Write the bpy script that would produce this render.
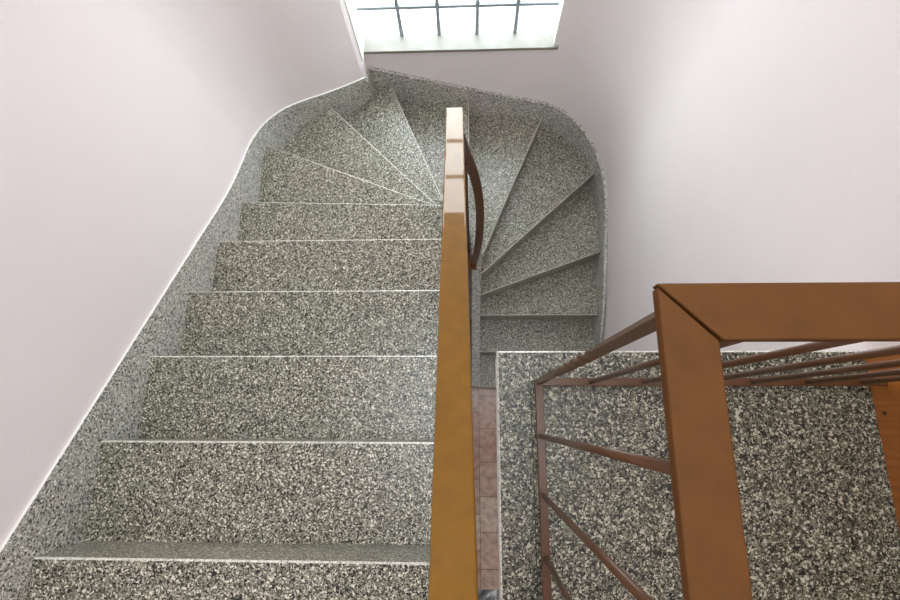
import bpy, bmesh, math, random
from mathutils import Matrix, Vector
random.seed(4)
SC = bpy.context.scene
COL = SC.collection
for o in list(bpy.data.objects): bpy.data.objects.remove(o)

# ---------------------------------------------------------------- camera
YB = -1.9
ZC = 3.913                      # eye height above the lower floor; h below = depth under the eye
cam_d = bpy.data.cameras.new('camera'); cam = bpy.data.objects.new('camera', cam_d); COL.objects.link(cam)
RT = Vector((0.9993313752698637, 0.0032048698507223337, -0.036421576166921356))
UP = Vector((0.005550782187721054, 0.9713054878809655, 0.23777055753272766))
FW = Vector((-0.03613850049943137, 0.23781374649409903, -0.9706382594767697))
m = Matrix((RT, UP, -FW)).transposed().to_4x4(); m.translation = (0, 0, ZC)
cam.matrix_world = m
cam_d.sensor_width = 36; cam_d.lens = 483.5 / 900 * 36; cam_d.clip_start = .02
SC.camera = cam

# ---------------------------------------------------------------- world, light, exposure
SC.view_settings.view_transform = 'Standard'; SC.view_settings.look = 'None'
SC.view_settings.gamma = 1; SC.view_settings.use_curve_mapping = False
SC.view_settings.exposure = 1.18
W = bpy.data.worlds.new('sky'); SC.world = W; W.use_nodes = True
nt = W.node_tree; nt.nodes.clear()
out = nt.nodes.new('ShaderNodeOutputWorld'); bg = nt.nodes.new('ShaderNodeBackground')
tc = nt.nodes.new('ShaderNodeTexCoord'); sp = nt.nodes.new('ShaderNodeSeparateXYZ')
rp = nt.nodes.new('ShaderNodeValToRGB'); mp = nt.nodes.new('ShaderNodeMapRange')
mp.inputs[1].default_value = -1; mp.inputs[2].default_value = 1
nt.links.new(tc.outputs['Generated'], sp.inputs[0]); nt.links.new(sp.outputs[2], mp.inputs[0])
nt.links.new(mp.outputs[0], rp.inputs[0]); nt.links.new(rp.outputs[0], bg.inputs[0]); nt.links.new(bg.outputs[0], out.inputs[0])
rp.color_ramp.elements[0].position = .45; rp.color_ramp.elements[0].color = (.92, .93, .93, 1)
rp.color_ramp.elements[1].position = .6; rp.color_ramp.elements[1].color = (.90, .96, 1, 1)
bg.inputs[1].default_value = 7.0
def portal(name, loc, rot, sx, sy):
    l = bpy.data.lights.new(name, 'AREA'); l.shape = 'RECTANGLE'; l.size = sx; l.size_y = sy
    l.cycles.is_portal = True
    o = bpy.data.objects.new(name, l); o.location = loc; o.rotation_euler = rot; COL.objects.link(o)
HW0, HW1 = 2.31, .968          # depth of sill and head of the window under the eye
portal('window_daylight', (-.05, 2.2, ZC - (HW0 + HW1) / 2), (-math.pi / 2, 0, 0), 1.1, 1.32)
portal('door_fill_daylight', (-.02, YB - .11, 1.14), (math.pi / 2, 0, 0), 1.8, 2.16)  # daylight through the added, unseen entrance door
ZT = ZC + 1.9                   # ceiling of the stairwell
ROOF_FILL = (-.75, .75, -.55, .95)     # added unseen roof opening for fill light: x0 x1 y0 y1
portal('roof_fill_daylight', ((ROOF_FILL[0] + ROOF_FILL[1]) / 2, (ROOF_FILL[2] + ROOF_FILL[3]) / 2, ZT + .12), (0, 0, 0), ROOF_FILL[1] - ROOF_FILL[0], ROOF_FILL[3] - ROOF_FILL[2])

# ---------------------------------------------------------------- helpers
def pr(o, **k):
    for a, b in k.items(): o[a] = b
    return o
def link(name, bm, mats, parent=None, smooth=False):
    me = bpy.data.meshes.new(name)
    bmesh.ops.recalc_face_normals(bm, faces=bm.faces)
    bm.to_mesh(me); bm.free()
    for mm in (mats if isinstance(mats, (list, tuple)) else [mats]): me.materials.append(mm)
    if smooth:
        for p in me.polygons: p.use_smooth = True
    o = bpy.data.objects.new(name, me); COL.objects.link(o)
    if parent: o.parent = parent
    return o
def struct(name, bm, mats, label=None, parent=None):
    o = link(name, bm, mats, parent)
    if not parent:
        o['kind'] = 'structure'
    if label: o['label'] = label
    return o
def box(bm, x0, x1, y0, y1, z0, z1, mi=0):
    v = [bm.verts.new(p) for p in ((x0,y0,z0),(x1,y0,z0),(x1,y1,z0),(x0,y1,z0),(x0,y0,z1),(x1,y0,z1),(x1,y1,z1),(x0,y1,z1))]
    for f in ((0,3,2,1),(4,5,6,7),(0,1,5,4),(1,2,6,5),(2,3,7,6),(3,0,4,7)):
        bm.faces.new([v[i] for i in f]).material_index = mi
def prism(bm, pts, z0, z1):
    a = [bm.verts.new((x, y, z0)) for x, y in pts]; b = [bm.verts.new((x, y, z1)) for x, y in pts]
    bm.faces.new(a); bm.faces.new(b)
    for i in range(len(pts)):
        j = (i + 1) % len(pts); bm.faces.new((a[i], a[j], b[j], b[i]))
def bevel_mod(o, w, seg=2, ang=35):
    mo = o.modifiers.new('bevel', 'BEVEL'); mo.width = w; mo.segments = seg; mo.limit_method = 'ANGLE'; mo.angle_limit = math.radians(ang)
    mo.harden_normals = False
def sweep(bm, pts, prof, side=None, cap=True):
    """prof: list of (a,b) in the frame (side, other) of the path."""
    pts = [Vector(p) for p in pts]; rings = []
    for i, p in enumerate(pts):
        t = (pts[min(i + 1, len(pts) - 1)] - pts[max(i - 1, 0)]).normalized()
        s = Vector(side) if side is not None else Vector((1, 0, 0))
        s = (s - t * s.dot(t)).normalized(); u = t.cross(s)
        pf = prof(i / (len(pts) - 1)) if callable(prof) else prof
        rings.append([bm.verts.new(p + s * a + u * b) for a, b in pf])
    n = len(rings[0])
    for i in range(len(rings) - 1):
        for j in range(n):
            bm.faces.new((rings[i][j], rings[i][(j + 1) % n], rings[i + 1][(j + 1) % n], rings[i + 1][j]))
    if cap: bm.faces.new(rings[0]); bm.faces.new(rings[-1])
def circ(r, n=14): return [(r * math.cos(2 * math.pi * i / n), r * math.sin(2 * math.pi * i / n)) for i in range(n)]
def rrect(w, h, r, n=4):
    out = []
    for cx, cy, a0 in ((w/2-r, h/2-r, 0), (-w/2+r, h/2-r, 90), (-w/2+r, -h/2+r, 180), (w/2-r, -h/2+r, 270)):
        for k in range(n + 1):
            a = math.radians(a0 + 90 * k / n); out.append((cx + r * math.cos(a), cy + r * math.sin(a)))
    return out
def empty(name, loc, **k):
    o = bpy.data.objects.new(name, None); o.location = loc; COL.objects.link(o); return pr(o, **k)
def unparent_loc(children_parent, *objs):
    for o in objs: o.matrix_parent_inverse = children_parent.matrix_world.inverted()

# ---------------------------------------------------------------- materials
def mat(name):
    mm = bpy.data.materials.new(name); mm.use_nodes = True
    return mm, mm.node_tree, mm.node_tree.nodes['Principled BSDF']
def N(t, ty, **k):
    n = t.nodes.new(ty)
    for a, b in k.items():
        if hasattr(n, a): setattr(n, a, b)
        else: n.inputs[a.replace('_', ' ')].default_value = b
    return n
def ramp(t, stops, interp='LINEAR'):
    r = t.nodes.new('ShaderNodeValToRGB'); e = r.color_ramp.elements; r.color_ramp.interpolation = interp
    while len(e) < len(stops): e.new(.5)
    for i, (p, c) in enumerate(stops): e[i].position = p; e[i].color = (*c, 1)
    return r
def terrazzo(name, scale, stops, rough=.32, joints=None, bright=1.0):
    mm, t, b = mat(name)
    g = t.nodes.new('ShaderNodeNewGeometry')
    ns = N(t, 'ShaderNodeTexNoise', Scale=scale * .9, Detail=2.0)
    mx = N(t, 'ShaderNodeMixRGB', blend_type='ADD'); mx.inputs[0].default_value = .55 / scale
    t.links.new(g.outputs['Position'], ns.inputs['Vector'])
    t.links.new(g.outputs['Position'], mx.inputs[1]); t.links.new(ns.outputs['Color'], mx.inputs[2])
    v1 = N(t, 'ShaderNodeTexVoronoi', Scale=scale, Randomness=1.0); v2 = N(t, 'ShaderNodeTexVoronoi', Scale=scale * 2.1, Randomness=1.0)
    for v in (v1, v2): t.links.new(mx.outputs[0], v.inputs['Vector'])
    s1 = t.nodes.new('ShaderNodeSeparateColor'); s2 = t.nodes.new('ShaderNodeSeparateColor')
    t.links.new(v1.outputs['Color'], s1.inputs[0]); t.links.new(v2.outputs['Color'], s2.inputs[0])
    r1 = ramp(t, stops, 'CONSTANT'); r2 = ramp(t, stops, 'CONSTANT')
    t.links.new(s1.outputs[0], r1.inputs[0]); t.links.new(s2.outputs[0], r2.inputs[0])
    gt = N(t, 'ShaderNodeMath', operation='GREATER_THAN'); gt.inputs[1].default_value = .52
    t.links.new(s1.outputs[1], gt.inputs[0])
    m2 = N(t, 'ShaderNodeMixRGB'); t.links.new(gt.outputs[0], m2.inputs[0]); t.links.new(r1.outputs[0], m2.inputs[1]); t.links.new(r2.outputs[0], m2.inputs[2])
    # broad tint variation of the stone (dust and wear)
    nb = N(t, 'ShaderNodeTexNoise', Scale=2.3, Detail=3.0); t.links.new(g.outputs['Position'], nb.inputs['Vector'])
    rb = ramp(t, [(.3, (.95*bright, .96*bright, .92*bright)), (.7, (1.06*bright, 1.0*bright, .98*bright))])
    t.links.new(nb.outputs[0], rb.inputs[0])
    m3 = N(t, 'ShaderNodeMixRGB', blend_type='MULTIPLY'); m3.inputs[0].default_value = 1
    t.links.new(m2.outputs[0], m3.inputs[1]); t.links.new(rb.outputs[0], m3.inputs[2])
    last = m3
    if joints:
        sx = t.nodes.new('ShaderNodeSeparateXYZ'); t.links.new(g.outputs['Position'], sx.inputs[0])
        def line(sock, pos, per, w):
            a = N(t, 'ShaderNodeMath', operation='SUBTRACT'); a.inputs[1].default_value = pos - per / 2 ; t.links.new(sock, a.inputs[0])
            bq = N(t, 'ShaderNodeMath', operation='FLOORED_MODULO'); bq.inputs[1].default_value = per; t.links.new(a.outputs[0], bq.inputs[0])
            c = N(t, 'ShaderNodeMath', operation='COMPARE'); c.inputs[1].default_value = per / 2; c.inputs[2].default_value = w; t.links.new(bq.outputs[0], c.inputs[0])
            return c.outputs[0]
        for ax, pos, per, w, k in joints:
            l = line(sx.outputs[ax], pos, per, w)
            mu = N(t, 'ShaderNodeMath', operation='MULTIPLY'); mu.inputs[1].default_value = k; t.links.new(l, mu.inputs[0])
            mj = N(t, 'ShaderNodeMixRGB'); t.links.new(mu.outputs[0], mj.inputs[0]); t.links.new(last.outputs[0], mj.inputs[1]); mj.inputs[2].default_value = (.03, .028, .022, 1)
            last = mj
    t.links.new(last.outputs[0], b.inputs['Base Color'])
    b.inputs['Roughness'].default_value = rough; b.inputs['Specular IOR Level'].default_value = .5
    return mm
ST = [(0, (.003, .003, .002)), (.27, (.060, .056, .038)), (.38, (.17, .165, .12)), (.60, (.33, .325, .26)), (.82, (.78, .77, .67))]
M_step = terrazzo('stair_terrazzo', 245, ST, .30, bright=.96)
M_skirt = terrazzo('skirting_terrazzo', 200, [(0, (.02, .02, .018)), (.14, (.15, .15, .135)), (.32, (.31, .31, .285)), (.58, (.46, .465, .435)), (.84, (.66, .66, .63))], .4, bright=1.3)
M_land = terrazzo('landing_terrazzo', 210, [(0, (.004, .004, .003)), (.26, (.050, .045, .030)), (.42, (.14, .13, .09)), (.62, (.29, .28, .21)), (.81, (.74, .72, .58))], .4, bright=.68,
                  joints=[(0, .25, .494, .0011, .55), (1, -.018, .25, .0011, .45)])
M_dark_line, t, b = mat('dark_line'); b.inputs['Base Color'].default_value = (.03, .025, .018, 1); b.inputs['Roughness'].default_value = .8
M_arris = terrazzo('arris_glint', 200, [(0, (.35, .35, .31)), (.2, (.6, .6, .55)), (.6, (.75, .75, .7)), (.9, (.85, .84, .8))], .25)  # pale colour paints the window light caught on the step and landing edges

def plaster(name, c, bump=.25, sc=220):
    mm, t, b = mat(name)
    g = t.nodes.new('ShaderNodeNewGeometry')
    n1 = N(t, 'ShaderNodeTexNoise', Scale=1.6, Detail=4.0); n2 = N(t, 'ShaderNodeTexNoise', Scale=sc, Detail=3.0)
    for n in (n1, n2): t.links.new(g.outputs['Position'], n.inputs['Vector'])
    r = ramp(t, [(.3, tuple(x * .96 for x in c)), (.7, c)]); t.links.new(n1.outputs[0], r.inputs[0]); t.links.new(r.outputs[0], b.inputs['Base Color'])
    bu = N(t, 'ShaderNodeBump', Strength=bump, Distance=.002); t.links.new(n2.outputs[0], bu.inputs['Height']); t.links.new(bu.outputs[0], b.inputs['Normal'])
    b.inputs['Roughness'].default_value = .65; b.inputs['Specular IOR Level'].default_value = .3
    return mm
M_wall = plaster('lilac_plaster', (.88, .81, .815), .5)
M_white = plaster('white_paint', (.86, .85, .80), .05)
M_ceil = plaster('ceiling_paint', (.82, .80, .79), .1)
M_slab = plaster('cream_slab_edge', (.86, .82, .74), .1)
def paint(name, c, rough=.35, coat=1.0, metal=0., crough=.04, mott=.10, spec=.3):
    mm, t, b = mat(name)
    g = t.nodes.new('ShaderNodeNewGeometry'); n1 = N(t, 'ShaderNodeTexNoise', Scale=35., Detail=5.0); t.links.new(g.outputs['Position'], n1.inputs['Vector'])
    r = ramp(t, [(.3, tuple(x * (1 - mott) for x in c)), (.75, tuple(x * (1 + mott) for x in c))]); t.links.new(n1.outputs[0], r.inputs[0]); t.links.new(r.outputs[0], b.inputs['Base Color'])
    b.inputs['Roughness'].default_value = rough; b.inputs['Metallic'].default_value = metal
    b.inputs['Coat Weight'].default_value = coat; b.inputs['Specular IOR Level'].default_value = spec; b.inputs['Coat Roughness'].default_value = crough
    return mm
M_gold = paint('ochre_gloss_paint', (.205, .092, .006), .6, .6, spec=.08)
M_brown = paint('brown_satin_paint', (.122, .049, .014), .6, 0, spec=.12)
M_iron = paint('brown_iron', (.095, .037, .012), .42, .3, crough=.2)
M_dark = paint('dark_iron', (.055, .032, .02), .5, .2, crough=.3)
M_rust = paint('rusty_iron', (.20, .07, .025), .75, 0, mott=.5)
M_steel = paint('grey_steel_bar', (.33, .38, .42), .4, 0)
M_sill, t, b = mat('sill_marble')
g = t.nodes.new('ShaderNodeNewGeometry'); n1 = N(t, 'ShaderNodeTexNoise', Scale=18., Detail=6.0); t.links.new(g.outputs['Position'], n1.inputs['Vector'])
r = ramp(t, [(.35, (.245, .235, .20)), (.65, (.28, .268, .235))]); t.links.new(n1.outputs[0], r.inputs[0]); t.links.new(r.outputs[0], b.inputs['Base Color']); b.inputs['Roughness'].default_value = .4
M_sillu, t, b = mat('sill_edge'); b.inputs['Base Color'].default_value = (.26, .235, .18, 1)
M_wood, t, b = mat('orange_wood')
g = t.nodes.new('ShaderNodeNewGeometry'); ma = N(t, 'ShaderNodeMapping'); ma.inputs['Scale'].default_value = (30, 30, 2.2); t.links.new(g.outputs['Position'], ma.inputs[0])
n1 = N(t, 'ShaderNodeTexNoise', Scale=3., Detail=6.0); t.links.new(ma.outputs[0], n1.inputs['Vector'])
r = ramp(t, [(.3, (.27, .085, .016)), (.7, (.38, .13, .024))]); t.links.new(n1.outputs[0], r.inputs[0]); t.links.new(r.outputs[0], b.inputs['Base Color']); b.inputs['Roughness'].default_value = .35
M_glass, t, b = mat('window_glass')
t.nodes.remove(b); o_ = t.nodes['Material Output']
tr = N(t, 'ShaderNodeBsdfTransparent'); tr.inputs[0].default_value = (.95, .97, .97, 1); gl = N(t, 'ShaderNodeBsdfGlossy'); gl.inputs['Roughness'].default_value = .02
lw_ = N(t, 'ShaderNodeLayerWeight', Blend=.5); pw_ = N(t, 'ShaderNodeMath', operation='POWER'); pw_.inputs[1].default_value = 4; t.links.new(lw_.outputs['Facing'], pw_.inputs[0])
fr = N(t, 'ShaderNodeMath', operation='MULTIPLY_ADD'); fr.inputs[1].default_value = .6; fr.inputs[2].default_value = .04; t.links.new(pw_.outputs[0], fr.inputs[0]); mi = N(t, 'ShaderNodeMixShader')
t.links.new(fr.outputs[0], mi.inputs[0]); t.links.new(tr.outputs[0], mi.inputs[1]); t.links.new(gl.outputs[0], mi.inputs[2]); t.links.new(mi.outputs[0], o_.inputs[0])
M_obs = M_glass.copy(); M_obs.name = 'obscured_glass'; [n for n in M_obs.node_tree.nodes if n.type == 'BSDF_TRANSPARENT'][0].inputs[0].default_value = (.76, .78, .78, 1)
M_door_fill_glass = M_glass.copy(); M_door_fill_glass.name = 'door_fill_glass'; [n for n in M_door_fill_glass.node_tree.nodes if n.type == 'BSDF_TRANSPARENT'][0].inputs[0].default_value = (.23, .23, .22, 1)  # tint sets the fill from the added entrance door
M_roof_fill_glass = M_glass.copy(); M_roof_fill_glass.name = 'roof_fill_glass'; [n for n in M_roof_fill_glass.node_tree.nodes if n.type == 'BSDF_TRANSPARENT'][0].inputs[0].default_value = (.74, .74, .73, 1)  # tint sets the fill from the added roof opening
# pink marble tiles of the lower floor
M_tile, t, b = mat('pink_marble_tiles')
g = t.nodes.new('ShaderNodeNewGeometry'); ma = N(t, 'ShaderNodeMapping'); ma.inputs['Rotation'].default_value = (0, 0, math.pi / 2); ma.inputs['Location'].default_value = (.172, .164, 0)
t.links.new(g.outputs['Position'], ma.inputs[0])
br = N(t, 'ShaderNodeTexBrick', offset=.5, squash=1.0); br.inputs['Scale'].default_value = 1; br.inputs['Mortar Size'].default_value = .003
br.inputs['Brick Width'].default_value = .249; br.inputs['Row Height'].default_value = .249
br.inputs['Color1'].default_value = (.62, .38, .31, 1); br.inputs['Color2'].default_value = (.98, .90, .80, 1); br.inputs['Mortar'].default_value = (.36, .24, .19, 1)
t.links.new(ma.outputs[0], br.inputs['Vector'])
n1 = N(t, 'ShaderNodeTexNoise', Scale=22., Detail=7.0); t.links.new(g.outputs['Position'], n1.inputs['Vector'])
r = ramp(t, [(.35, (.62, .52, .50)), (.6, (1, .98, .96))]); t.links.new(n1.outputs[0], r.inputs[0])
mu = N(t, 'ShaderNodeMixRGB', blend_type='MULTIPLY'); mu.inputs[0].default_value = .8; t.links.new(br.outputs[0], mu.inputs[1]); t.links.new(r.outputs[0], mu.inputs[2])
t.links.new(mu.outputs[0], b.inputs['Base Color']); b.inputs['Roughness'].default_value = .25
M_grey, t, b = mat('grey_marble')
g = t.nodes.new('ShaderNodeNewGeometry'); n1 = N(t, 'ShaderNodeTexNoise', Scale=9., Detail=6.0, Distortion=1.5); t.links.new(g.outputs['Position'], n1.inputs['Vector'])
r = ramp(t, [(.4, (.10, .105, .12)), (.55, (.30, .31, .33)), (.62, (.85, .86, .86))]); t.links.new(n1.outputs[0], r.inputs[0]); t.links.new(r.outputs[0], b.inputs['Base Color']); b.inputs['Roughness'].default_value = .25

# ---------------------------------------------------------------- plan geometry
R, T, Y0, H0 = .165, .2699, -.3365, 1.2727
XI = -1.075
def h_(n): return H0 + R * n
# outer line of the treads = face of the skirting
left_path = [(XI, YB), (XI, 1.0), (XI, 1.28), (-1.058, 1.36), (-1.045, 1.44), (-1.015, 1.53), (-.965, 1.60), (-.90, 1.66), (-.80, 1.735), (-.70, 1.82), (-.585, 1.925)]
back_path = [(-.585, 2.01), (.49, 2.01)]
right_path = [(.49 + .442 * math.sin(a), 1.40 + .61 * math.cos(a)) for a in [math.radians(3.0 * k) for k in range(0, 31)]] + [(.932, 1.1), (.932, .17), (.932, -.2)]
def spline(P, n=6):
    out = []
    for i in range(len(P) - 1):
        p0, p1, p2, p3 = [Vector(P[j]) for j in (max(i - 1, 0), i, i + 1, min(i + 2, len(P) - 1))]
        for k in range(n):
            u = k / n; q = .5 * ((2 * p1) + (-p0 + p2) * u + (2 * p0 - 5 * p1 + 4 * p2 - p3) * u * u + (-p0 + 3 * p1 - 3 * p2 + p3) * u ** 3)
            out.append(tuple(q))
    return out + [tuple(P[-1])]
left_path = left_path[:2] + spline([(XI, 1.20), (-1.072, 1.34), (-1.043, 1.47), (-.978, 1.585), (-.885, 1.675), (-.78, 1.755), (-.68, 1.838), (-.585, 1.925)])
OUT = left_path + back_path + right_path[1:]
def cum(p):
    s = [0]
    for i in range(1, len(p)): s.append(s[-1] + math.dist(p[i], p[i - 1]))
    return s
S = cum(OUT)
def proj(pt):
    best = None
    for i in range(len(OUT) - 1):
        a, b = Vector(OUT[i]), Vector(OUT[i + 1]); d = b - a
        k = max(0, min(1, (Vector(pt) - a).dot(d) / d.length_squared)); q = a + d * k
        e = (Vector(pt) - q).length
        if best is None or e < best[0]: best = (e, S[i] + k * d.length, tuple(q))
    return best[1], best[2]
def between(s0, s1): return [OUT[i] for i in range(len(OUT)) if s0 + 1e-4 < S[i] < s1 - 1e-4]
INX, INR = -.145, .09
nos = [((XI, Y0 - T), (-.05, Y0 - T))]
for i in range(5): nos.append(((XI, Y0 + T * i), (-.05, Y0 + T * i)))
nos.append(((XI, 1.005), (-.10, .975)))                # 5
nos.append(((-1.05, 1.405), (-.135, 1.04)))             # 6
nos.append(((-.784, 1.748), (INX, 1.11)))             # 7
nos.append(((-.465, 2.01), (INX, 1.25)))              # 8
nos.append(((.017, 2.01), (.015, 1.29)))              # 9
nos.append(((.522, 2.009), (.094, 1.003)))            # 10
nos.append(((.905, 1.668), (.091, .933)))             # 11
nos.append(((.932, 1.14), (.089, .831)))              # 12
nos.append(((.932, .722), (INR, .722)))               # 13
nos.append(((.932, .479), (INR, .479)))               # 14
nos.append(((.932, .232), (INR, .232)))               # 15
LV = [h_(i) for i in range(-1, 16)]
inner_extra = {5: [(-.05, .85)], 9: [(-.10, 1.285)], 10: [(.06, 1.22), (.085, 1.10)]}   # between N8-N9 and N9-N10
sout = []
for k, (o, i) in enumerate(nos): sout.append(proj(o))

# ---------------------------------------------------------------- staircase
stair = empty('staircase', (0, 1.0, ZC - h_(15) - R), label='grey speckled terrazzo winding staircase descending around the narrow well', category='staircase')
bpy.context.view_layer.update()
B = .0045
for k in range(1, len(nos)):
    i = k - 1
    so, (po) = sout[k]; sp_, pp = sout[k - 1]
    o, inn, po_, pi_ = Vector(po), Vector(nos[k][1]), Vector(pp), Vector(nos[k - 1][1])
    poly = [tuple(o), tuple(inn)] + [tuple(p) for p in reversed(inner_extra.get(i, []))]
    poly += [tuple(pi_)] + [tuple(po_)] + between(sp_, so)
    # drop repeated points
    q = []
    for p in poly:
        if not q or math.dist(p, q[-1]) > 1e-4: q.append(p)
    zt = ZC - h_(i)
    d = (inn - o).normalized(); nrm = Vector((-d.y, d.x))
    cen = sum((Vector(p) for p in q), Vector((0, 0))) / len(q)
    if (cen - o).dot(nrm) < 0: nrm = -nrm
    bm = bmesh.new()
    z1 = zt - R - (.03 if i < 15 else 0)
    ring0 = [bm.verts.new((x, y, z1)) for x, y in q]
    ring1 = [bm.verts.new((x, y, zt - B)) for x, y in q]
    top = []
    for j, (x, y) in enumerate(q):
        if j < 2: x, y = x + nrm.x * B, y + nrm.y * B
        top.append(bm.verts.new((x, y, zt)))
    bm.faces.new(ring0); bm.faces.new(top)
    n = len(q)
    for j in range(n):
        jj = (j + 1) % n
        bm.faces.new((ring0[j], ring0[jj], ring1[jj], ring1[j]))
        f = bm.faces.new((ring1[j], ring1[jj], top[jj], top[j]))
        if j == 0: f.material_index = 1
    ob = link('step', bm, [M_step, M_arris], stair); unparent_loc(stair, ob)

# string around the well: outer edge touches the treads, inner edge faces the well
def nl(y): return H0 + (y - Y0) * R / T
OO = [(-.05, -.62, nl(-.62)), (-.05, 0, nl(0)), (-.05, .6, nl(.6)), (-.05, .85, nl(.85)), (-.10, .975, nl(.96)), (-.135, 1.04, 2.2), (-.145, 1.11, 2.33), (-.145, 1.16, 2.42), (-.142, 1.25, 2.56), (-.08, 1.285, 2.67), (.015, 1.29, 2.758), (.06, 1.22, 2.82), (.085, 1.10, 2.89), (.092, 1.0, 2.99), (.091, .93, 3.11), (.09, .83, 3.27), (.09, .722, 3.418), (.09, .479, 3.583), (.09, .236, 3.735)]
II = [(-.02, -.62), (-.02, 0), (-.02, .6), (-.02, .85), (-.02, .96), (-.02, 1.02), (-.02, 1.06), (-.018, 1.09), (-.014, 1.12), (-.006, 1.14), (.006, 1.14), (.016, 1.12), (.024, 1.06), (.03, 1.0), (.03, .93), (.03, .83), (.03, .722), (.03, .479), (.03, .236)]
bm = bmesh.new(); rings = []
for (ox, oy, hh), (ix, iy) in zip(OO, II):
    zt = ZC - hh + .012; zb = max(0.0, ZC - hh - .30)
    rings.append([bm.verts.new(p) for p in ((ox, oy, zb), (ox, oy, zt), (ix, iy, zt), (ix, iy, zb))])
for a, b_ in zip(rings, rings[1:]):
    for j in range(4): bm.faces.new((a[j], a[(j + 1) % 4], b_[(j + 1) % 4], b_[j]))
bm.faces.new(rings[0]); bm.faces.new(rings[-1])
ob = link('stringer', bm, M_skirt, stair); unparent_loc(stair, ob)

# ---------------------------------------------------------------- skirting (follows the flight)
def path_h(s):
    ks = [(sout[k][0], LV[k]) for k in range(len(nos))]
    if s <= ks[0][0]: return ks[0][1]
    for (a, ha), (b2, hb) in zip(ks, ks[1:]):
        if a <= s <= b2: return ha + (hb - ha) * (s - a) / max(b2 - a, 1e-6)
    return ks[-1][1] + (s - ks[-1][0]) * R / T
def normals(p):
    o = []
    for i in range(len(p)):
        a, b2 = Vector(p[max(i - 1, 0)]), Vector(p[min(i + 1, len(p) - 1)]); d = (b2 - a).normalized(); o.append(Vector((-d.y, d.x)))
    return o        # left of travel = away from the well (path goes clockwise)
def densify(p, st=.05):
    o = [p[0]]
    for a, b2 in zip(p, p[1:]):
        n = max(1, int(math.dist(a, b2) / st))
        for k in range(1, n + 1): o.append((a[0] + (b2[0] - a[0]) * k / n, a[1] + (b2[1] - a[1]) * k / n))
    return o
TH = .02
def skirt(name, p, y_from=None, label=None, lift=.115, TH=.02, topm=0):
    p = densify(p); nn = normals(p); bm = bmesh.new(); rings = []
    for (x, y), nv in zip(p, nn):
        s, _ = proj((x, y)); acc = 0
        for ds in (-.12, -.06, 0, .06, .12): acc += path_h(s + ds)
        hh = acc / 5
        zt = ZC - hh + lift; zb = max(0.0, ZC - hh - .24)
        rings.append([bm.verts.new(q) for q in ((x, y, zb), (x, y, zt), (x + nv.x * TH, y + nv.y * TH, zt), (x + nv.x * TH, y + nv.y * TH, zb))])
    for a, b2 in zip(rings, rings[1:]):
        for j in range(4):
            f = bm.faces.new((a[j], a[(j + 1) % 4], b2[(j + 1) % 4], b2[j])); f.material_index = topm if j == 1 else 0
    bm.faces.new(rings[0]); bm.faces.new(rings[-1])
    return struct(name, bm, [M_skirt, M_white], label)
lp = [(XI, Y0 - T)] + left_path[1:]
skirt('baseboard_left', lp, TH=.010, topm=1)
skirt('baseboard_back', [(-.58, 2.01), (-.3, 2.01), (0, 2.01), (.3, 2.01), (.49, 2.01)])
bm = bmesh.new(); box(bm, -.592, -.578, 1.915, 2.02, ZC - 2.80, ZC - 2.425); struct('baseboard_return', bm, M_skirt)
rp_ = [q for q in right_path if q[1] > .2] + [(.932, .236)]
skirt('baseboard_right', rp_)

# ---------------------------------------------------------------- walls
def off(p, d):
    return [(x + nv.x * d, y + nv.y * d) for (x, y), nv in zip(p, normals(p))]
lw = off(left_path, .008); lw[-1] = (-.588, 1.945)
bm = bmesh.new(); prism(bm, lw + [(-.588, 2.30), (-1.25, 2.30), (-1.25, YB)], 0, ZT); struct('wall_left', bm, M_wall)
WX0, WX1, YW = -.588, .50, 2.03
bm = bmesh.new()
box(bm, WX0, WX1, YW, 2.30, 0, ZC - HW0 - .02); box(bm, WX0, WX1, YW, 2.30, ZC - HW1, ZT)
struct('wall_back', bm, M_wall)
rw = off(right_path[:-3], TH); rw[0] = (.50, YW)
bm = bmesh.new(); prism(bm, rw + [(.958, 1.0), (.964, .2), (.968, .1), (.968, YB), (1.15, YB), (1.15, 2.30), (.50, 2.30)], 0, ZT); struct('wall_right', bm, M_wall)
bm = bmesh.new(); box(bm, -1.25, -.95, YB - .12, YB, 0, ZT); box(bm, .9, 1.15, YB - .12, YB, 0, ZT); box(bm, -.95, .9, YB - .12, YB, 2.25, ZT); struct('wall_front', bm, M_wall)
d2 = bmesh.new(); box(d2, -.95, .9, YB - .07, YB - .064, 0.06, 2.22); d2 = struct('door_fill', d2, M_door_fill_glass)  # glazed door added out of view to light the lower floor
bm = bmesh.new()
for xx in (-.95, -.05, .84): box(bm, xx, xx + .06, YB - .09, YB - .04, 0, 2.25)
box(bm, -.95, .9, YB - .09, YB - .04, 0, .06); box(bm, -.95, .9, YB - .09, YB - .04, 2.19, 2.25)
link('door_fill_frame', bm, M_iron, d2)
bm = bmesh.new()
x0, x1, y0, y1 = ROOF_FILL
box(bm, -1.25, 1.15, YB, y0, ZT, ZT + .1); box(bm, -1.25, 1.15, y1, 2.3, ZT, ZT + .1)
box(bm, -1.25, x0, y0, y1, ZT, ZT + .1); box(bm, x1, 1.15, y0, y1, ZT, ZT + .1)
struct('ceiling', bm, M_ceil)
bm = bmesh.new(); box(bm, x0 - .03, x1 + .03, y0 - .03, y1 + .03, ZT + .1, ZT + .106)
w2 = struct('window_fill', bm, M_roof_fill_glass)  # unseen pane over the added roof opening, lets in fill light

# ---------------------------------------------------------------- lower floor
bm = bmesh.new(); box(bm, -1.25, 1.15, -1.205, 2.3, -.1, 0); struct('floor', bm, M_tile, 'pink and cream marble tiles at the foot of the stairs')
bm = bmesh.new(); box(bm, -1.25, 1.15, YB, -1.205, -.1, 0); struct('floor.001', bm, M_grey)

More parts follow.
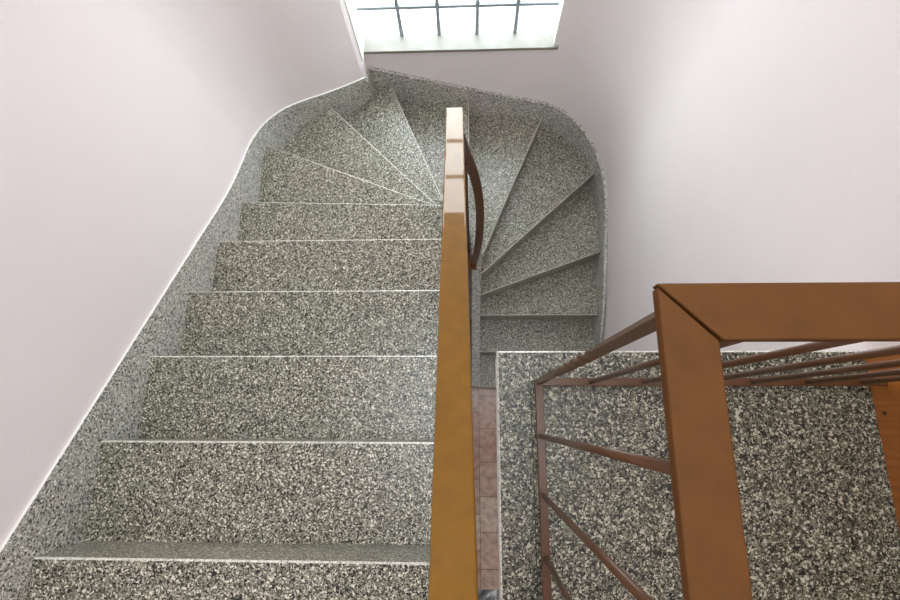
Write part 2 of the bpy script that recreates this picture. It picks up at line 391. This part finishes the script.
# ---------------------------------------------------------------- upper landing
HL, XE, YE = 1.20, .072, .163
zl = ZC - HL
pts = [(XE, YE), (.968, YE), (.968, YB), (XI - .02, YB), (XI - .02, Y0 - T), (XE - .003, Y0 - T)]
def plate(pts, zt, th, b, mats):
    bm = bmesh.new(); n = len(pts)
    cx, cy = .5, -.8
    ins = list(pts)
    ins[0] = (pts[0][0] + b, pts[0][1] - b); ins[1] = (pts[1][0], pts[1][1] - b); ins[5] = (pts[5][0] + b, pts[5][1] - b); ins[4] = (pts[4][0], pts[4][1] - b)
    r0 = [bm.verts.new((x, y, zt - th)) for x, y in pts]; r1 = [bm.verts.new((x, y, zt - b)) for x, y in pts]; r2 = [bm.verts.new((x, y, zt)) for x, y in ins]
    bm.faces.new(r0); bm.faces.new(r2)
    for i in range(n):
        j = (i + 1) % n
        bm.faces.new((r0[i], r0[j], r1[j], r1[i])).material_index = 2
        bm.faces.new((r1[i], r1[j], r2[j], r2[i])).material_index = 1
    return bm
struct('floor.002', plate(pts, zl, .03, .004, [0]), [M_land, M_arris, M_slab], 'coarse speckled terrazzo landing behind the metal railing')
bm = bmesh.new(); prism(bm, [(XE + .004, YE - .004)] + [(.968, YE - .004), (.968, YB), (XI - .02, YB), (XI - .02, Y0 - T + .0), (XE + .001, Y0 - T)], zl - .14, zl - .03); struct('trim_1', bm, M_slab)
# thin dark line on the landing terrazzo, parallel to its edge
bm = bmesh.new(); box(bm, .1505, .1527, -1.2, .075, zl - .004, zl + .0004); struct('trim_2', bm, M_dark_line)

# door at the right of the landing
bm = bmesh.new(); box(bm, .955, .975, -.80, .16, zl, zl + 2.0)
dr = struct('door_1', bm, M_wood, 'orange wooden door in the right wall of the landing')
bm = bmesh.new(); sweep(bm, [(.9535, .015, ZC - 1.174), (.957, .015, ZC - 1.174)], circ(.0045), side=(0, 1, 0)); link('screw', bm, M_dark, dr)

# ---------------------------------------------------------------- window
win = empty('window_1', (WX0, YW, ZC - HW0), kind='structure', label='daylit window of small panes above the back skirting', )
bpy.context.view_layer.update()
bm = bmesh.new(); box(bm, WX0, WX1 + .016, YW - .012, YW + .16, ZC - HW0 - .018, ZC - HW0)
for f in bm.faces:
    f.normal_update()
    if f.calc_center_median().y < YW - .01: f.material_index = 1
o = link('window_sill', bm, [M_sill, M_sillu], win); unparent_loc(win, o)
bm = bmesh.new(); box(bm, WX1 - .010, WX1, YW - .0, YW + .16, ZC - HW0, ZC - HW1); box(bm, WX0, WX0 + .008, YW - .075, YW + .16, ZC - HW0, ZC - HW1)
box(bm, WX0, WX1, YW + .08, YW + .16, ZC - HW1 - .012, ZC - HW1)
o = link('window_reveal', bm, M_white, win); unparent_loc(win, o)
o['label'] = 'white painted reveal'
YG = YW + .10; gx0, gx1 = WX0 + .008, WX1 - .010; nx, nz = 5, 7
zb, zt = ZC - HW0, ZC - HW1 - .012
pw, ph = (gx1 - gx0) / nx, (zt - zb) / nz
for i in range(1, nx):
    bm = bmesh.new(); x = gx0 + pw * i; box(bm, x - .0095, x + .0095, YG - .012, YG + .012, zb, zt)
    o = link('glazing_bar', bm, M_steel, win); unparent_loc(win, o)
for j in range(1, nz):
    bm = bmesh.new(); z = zb + ph * j; box(bm, gx0, gx1, YG - .010, YG + .010, z - .009, z + .009)
    o = link('glazing_bar', bm, M_steel, win); unparent_loc(win, o)
for i in range(nx):
    for j in range(nz):
        bm = bmesh.new(); box(bm, gx0 + pw * i + .008, gx0 + pw * (i + 1) - .008, YG - .002, YG + .002, zb + ph * j + .0055, zb + ph * (j + 1) - .0055)
        o = link('pane', bm, M_obs, win); unparent_loc(win, o)

# ---------------------------------------------------------------- landing railing
PX, PY = .166, .084
rail = empty('landing_railing', (PX, PY, zl), label='brown metal railing with mitred flat handrail and round bars guarding the landing', category='railing')
bpy.context.view_layer.update()
def part(name, bm, m_, smooth=False, par=rail, bev=None, seg=2):
    o = link(name, bm, m_, par, smooth); unparent_loc(par, o)
    if bev: bevel_mod(o, bev, seg)
    return o
zh = ZC - .37; TK = .013
bm = bmesh.new(); prism(bm, [(.148, .1035), (.968, .1035), (.968, .0585), (.1940, .0585)], zh - TK, zh); part('handrail', bm, M_brown, bev=.0018, seg=3)
bm = bmesh.new(); prism(bm, [(.1488, .1012), (.1915, .0580), (.192, -1.0), (.1495, -1.0)], zh - TK - .001, zh - .001); part('handrail', bm, M_brown, bev=.0022, seg=4)
bm = bmesh.new(); prism(bm, [(.152, .100), (.200, .100), (.200, .062), (.187, .05), (.152, .06)], zh - TK - .004, zh - TK - .0005); part('mitre_gap_shade', bm, M_dark)  # dark piece added under the mitre, paints the shade inside its gap
hb = ZC - 1.15
bm = bmesh.new(); box(bm, PX - .009, PX + .009, -1.0, PY, hb - .012, hb); part('bottom_rail', bm, M_iron, bev=.001)
bm = bmesh.new(); box(bm, PX + .009, .968, PY - .009, PY + .009, hb - .012, hb); part('bottom_rail', bm, M_iron, bev=.001)
# corner post with a twisted stretch
bm = bmesh.new(); path = []; 
z_lo, z_hi, ta, tb = zl, zh - TK, ZC - .915, ZC - .625
rings = []; steps = 160
for k in range(steps + 1):
    z = z_lo + (z_hi - z_lo) * k / steps
    tt = min(1, max(0, (z - ta) / (tb - ta))); a = tt * math.radians(500); hw = .0060
    inside = 0 < tt < 1
    ring = []
    for c in range(24):
        th = 2 * math.pi * c / 24 + math.pi / 4
        q = (th - math.pi / 4) % (math.pi / 2)
        rr = hw / max(math.cos(((th + math.pi / 4) % (math.pi / 2)) - math.pi / 4), .5)
        if inside: rr = hw * (1.16 + 0.30 * math.cos(4 * (th - math.pi / 4)))
        ring.append(bm.verts.new((PX + rr * math.cos(th + a), PY + rr * math.sin(th + a), z)))
    rings.append(ring)
for a_, b_ in zip(rings, rings[1:]):
    for j in range(24): bm.faces.new((a_[j], a_[(j + 1) % 24], b_[(j + 1) % 24], b_[j]))
bm.faces.new(rings[0]); bm.faces.new(rings[-1])
part('corner_post', bm, M_iron)
def bar(x, y):
    bm = bmesh.new(); sweep(bm, [(x, y, hb - .002), (x, y, zh - TK + .001)], circ(.0056, 16), side=(1, 0, 0)); part('baluster', bm, M_iron, smooth=True)
for k in range(8): bar(PX, -.039 - .127 * k)
for k in range(6): bar(.287 + .1225 * k, PY)

# ---------------------------------------------------------------- railing of the left flight
def back(x, y, h):                 # point at depth h under the eye seen at a measured place
    d = RT * ((x - 450) / 483.5) + UP * (-(y - 300) / 483.5) + FW
    return Vector((0, 0, ZC)) + d * (h / -d.z)
A = back(453.3, 600, .534); Bp = back(454.6, 110, 1.244)
dirv = (Bp - A).normalized(); A0 = A - dirv * .35
gr = empty('stair_railing', (-.03, .9, ZC - 2.0), label='ochre painted handrail sloping down the inner side of the left flight', category='railing')
bpy.context.view_layer.update()
bm = bmesh.new()
sweep(bm, [A0, A0 + (Bp - A0) * .5, Bp - dirv * .006, Bp - dirv * .002, Bp], lambda t: rrect(.049, .018, .004) if t < .7 else rrect(.047, .016, .0039) if t < .8 else rrect(.042, .012, .003), side=(1, 0, 0))
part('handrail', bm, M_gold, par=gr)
def top_of_string(y):
    for (a, b2) in zip(OO, OO[1:]):
        if a[1] <= y <= b2[1]: return ZC - (a[2] + (b2[2] - a[2]) * (y - a[1]) / (b2[1] - a[1])) + .012
    return ZC - nl(y) + .012
k = 0
for j in range(11):
    y = -.42 + .125 * j
    f = (y - A0.y) / (Bp.y - A0.y)
    if f > .99: break
    x = A0.x + (Bp.x - A0.x) * f; z = A0.z + (Bp.z - A0.z) * f - .012
    bm = bmesh.new(); sweep(bm, [(x, y, z), (-.035, y, z - .25), (-.035, y, top_of_string(y))], circ(.006, 12), side=(1, 0, 0)); part('baluster', bm, M_iron, smooth=True, par=gr)
# swept end bar falling from under the handrail end to the string
ctrl = [(459, 136, 1.33), (464, 150, 1.50), (470.5, 165, 1.66), (476, 182, 1.84), (479.5, 203, 2.04), (480, 225, 2.28), (478, 246, 2.55), (474.5, 260, 2.85), (474, 264, 2.97)]
P = [back(*c) for c in ctrl]; path = []
for i in range(len(P) - 1):
    p0, p1, p2, p3 = P[max(i - 1, 0)], P[i], P[i + 1], P[min(i + 2, len(P) - 1)]
    for s in range(6):
        u = s / 6; path.append(.5 * ((2 * p1) + (-p0 + p2) * u + (2 * p0 - 5 * p1 + 4 * p2 - p3) * u * u + (-p0 + 3 * p1 - 3 * p2 + p3) * u ** 3))
path.append(P[-1])
bm = bmesh.new(); sweep(bm, path, rrect(.012, .042, .004), side=(0, 1, 0))
bm.free(); bm = bmesh.new(); sweep(bm, path, rrect(.040, .014, .004), side=(1, 0, 0)); part('end_bar', bm, M_iron, par=gr)
bm = bmesh.new(); sweep(bm, [back(465.5, 165, 1.62), back(467.5, 215, 2.15), back(468.5, 250, 2.75)], rrect(.014, .014, .002), side=(1, 0, 0)); part('end_post', bm, M_dark, par=gr)
c = back(472.5, 264, 2.98)
bm = bmesh.new(); box(bm, c.x - .03, c.x + .025, c.y - .03, c.y + .03, c.z - .03, c.z + .006); part('foot_plate', bm, M_rust, par=gr, bev=.002)
for yy in (243, 251):
    q = back(469.5, yy, 2.72)
    bm = bmesh.new(); bmesh.ops.create_uvsphere(bm, u_segments=14, v_segments=8, radius=.012, matrix=Matrix.Translation(q)); part('bolt', bm, M_dark, smooth=True, par=gr)
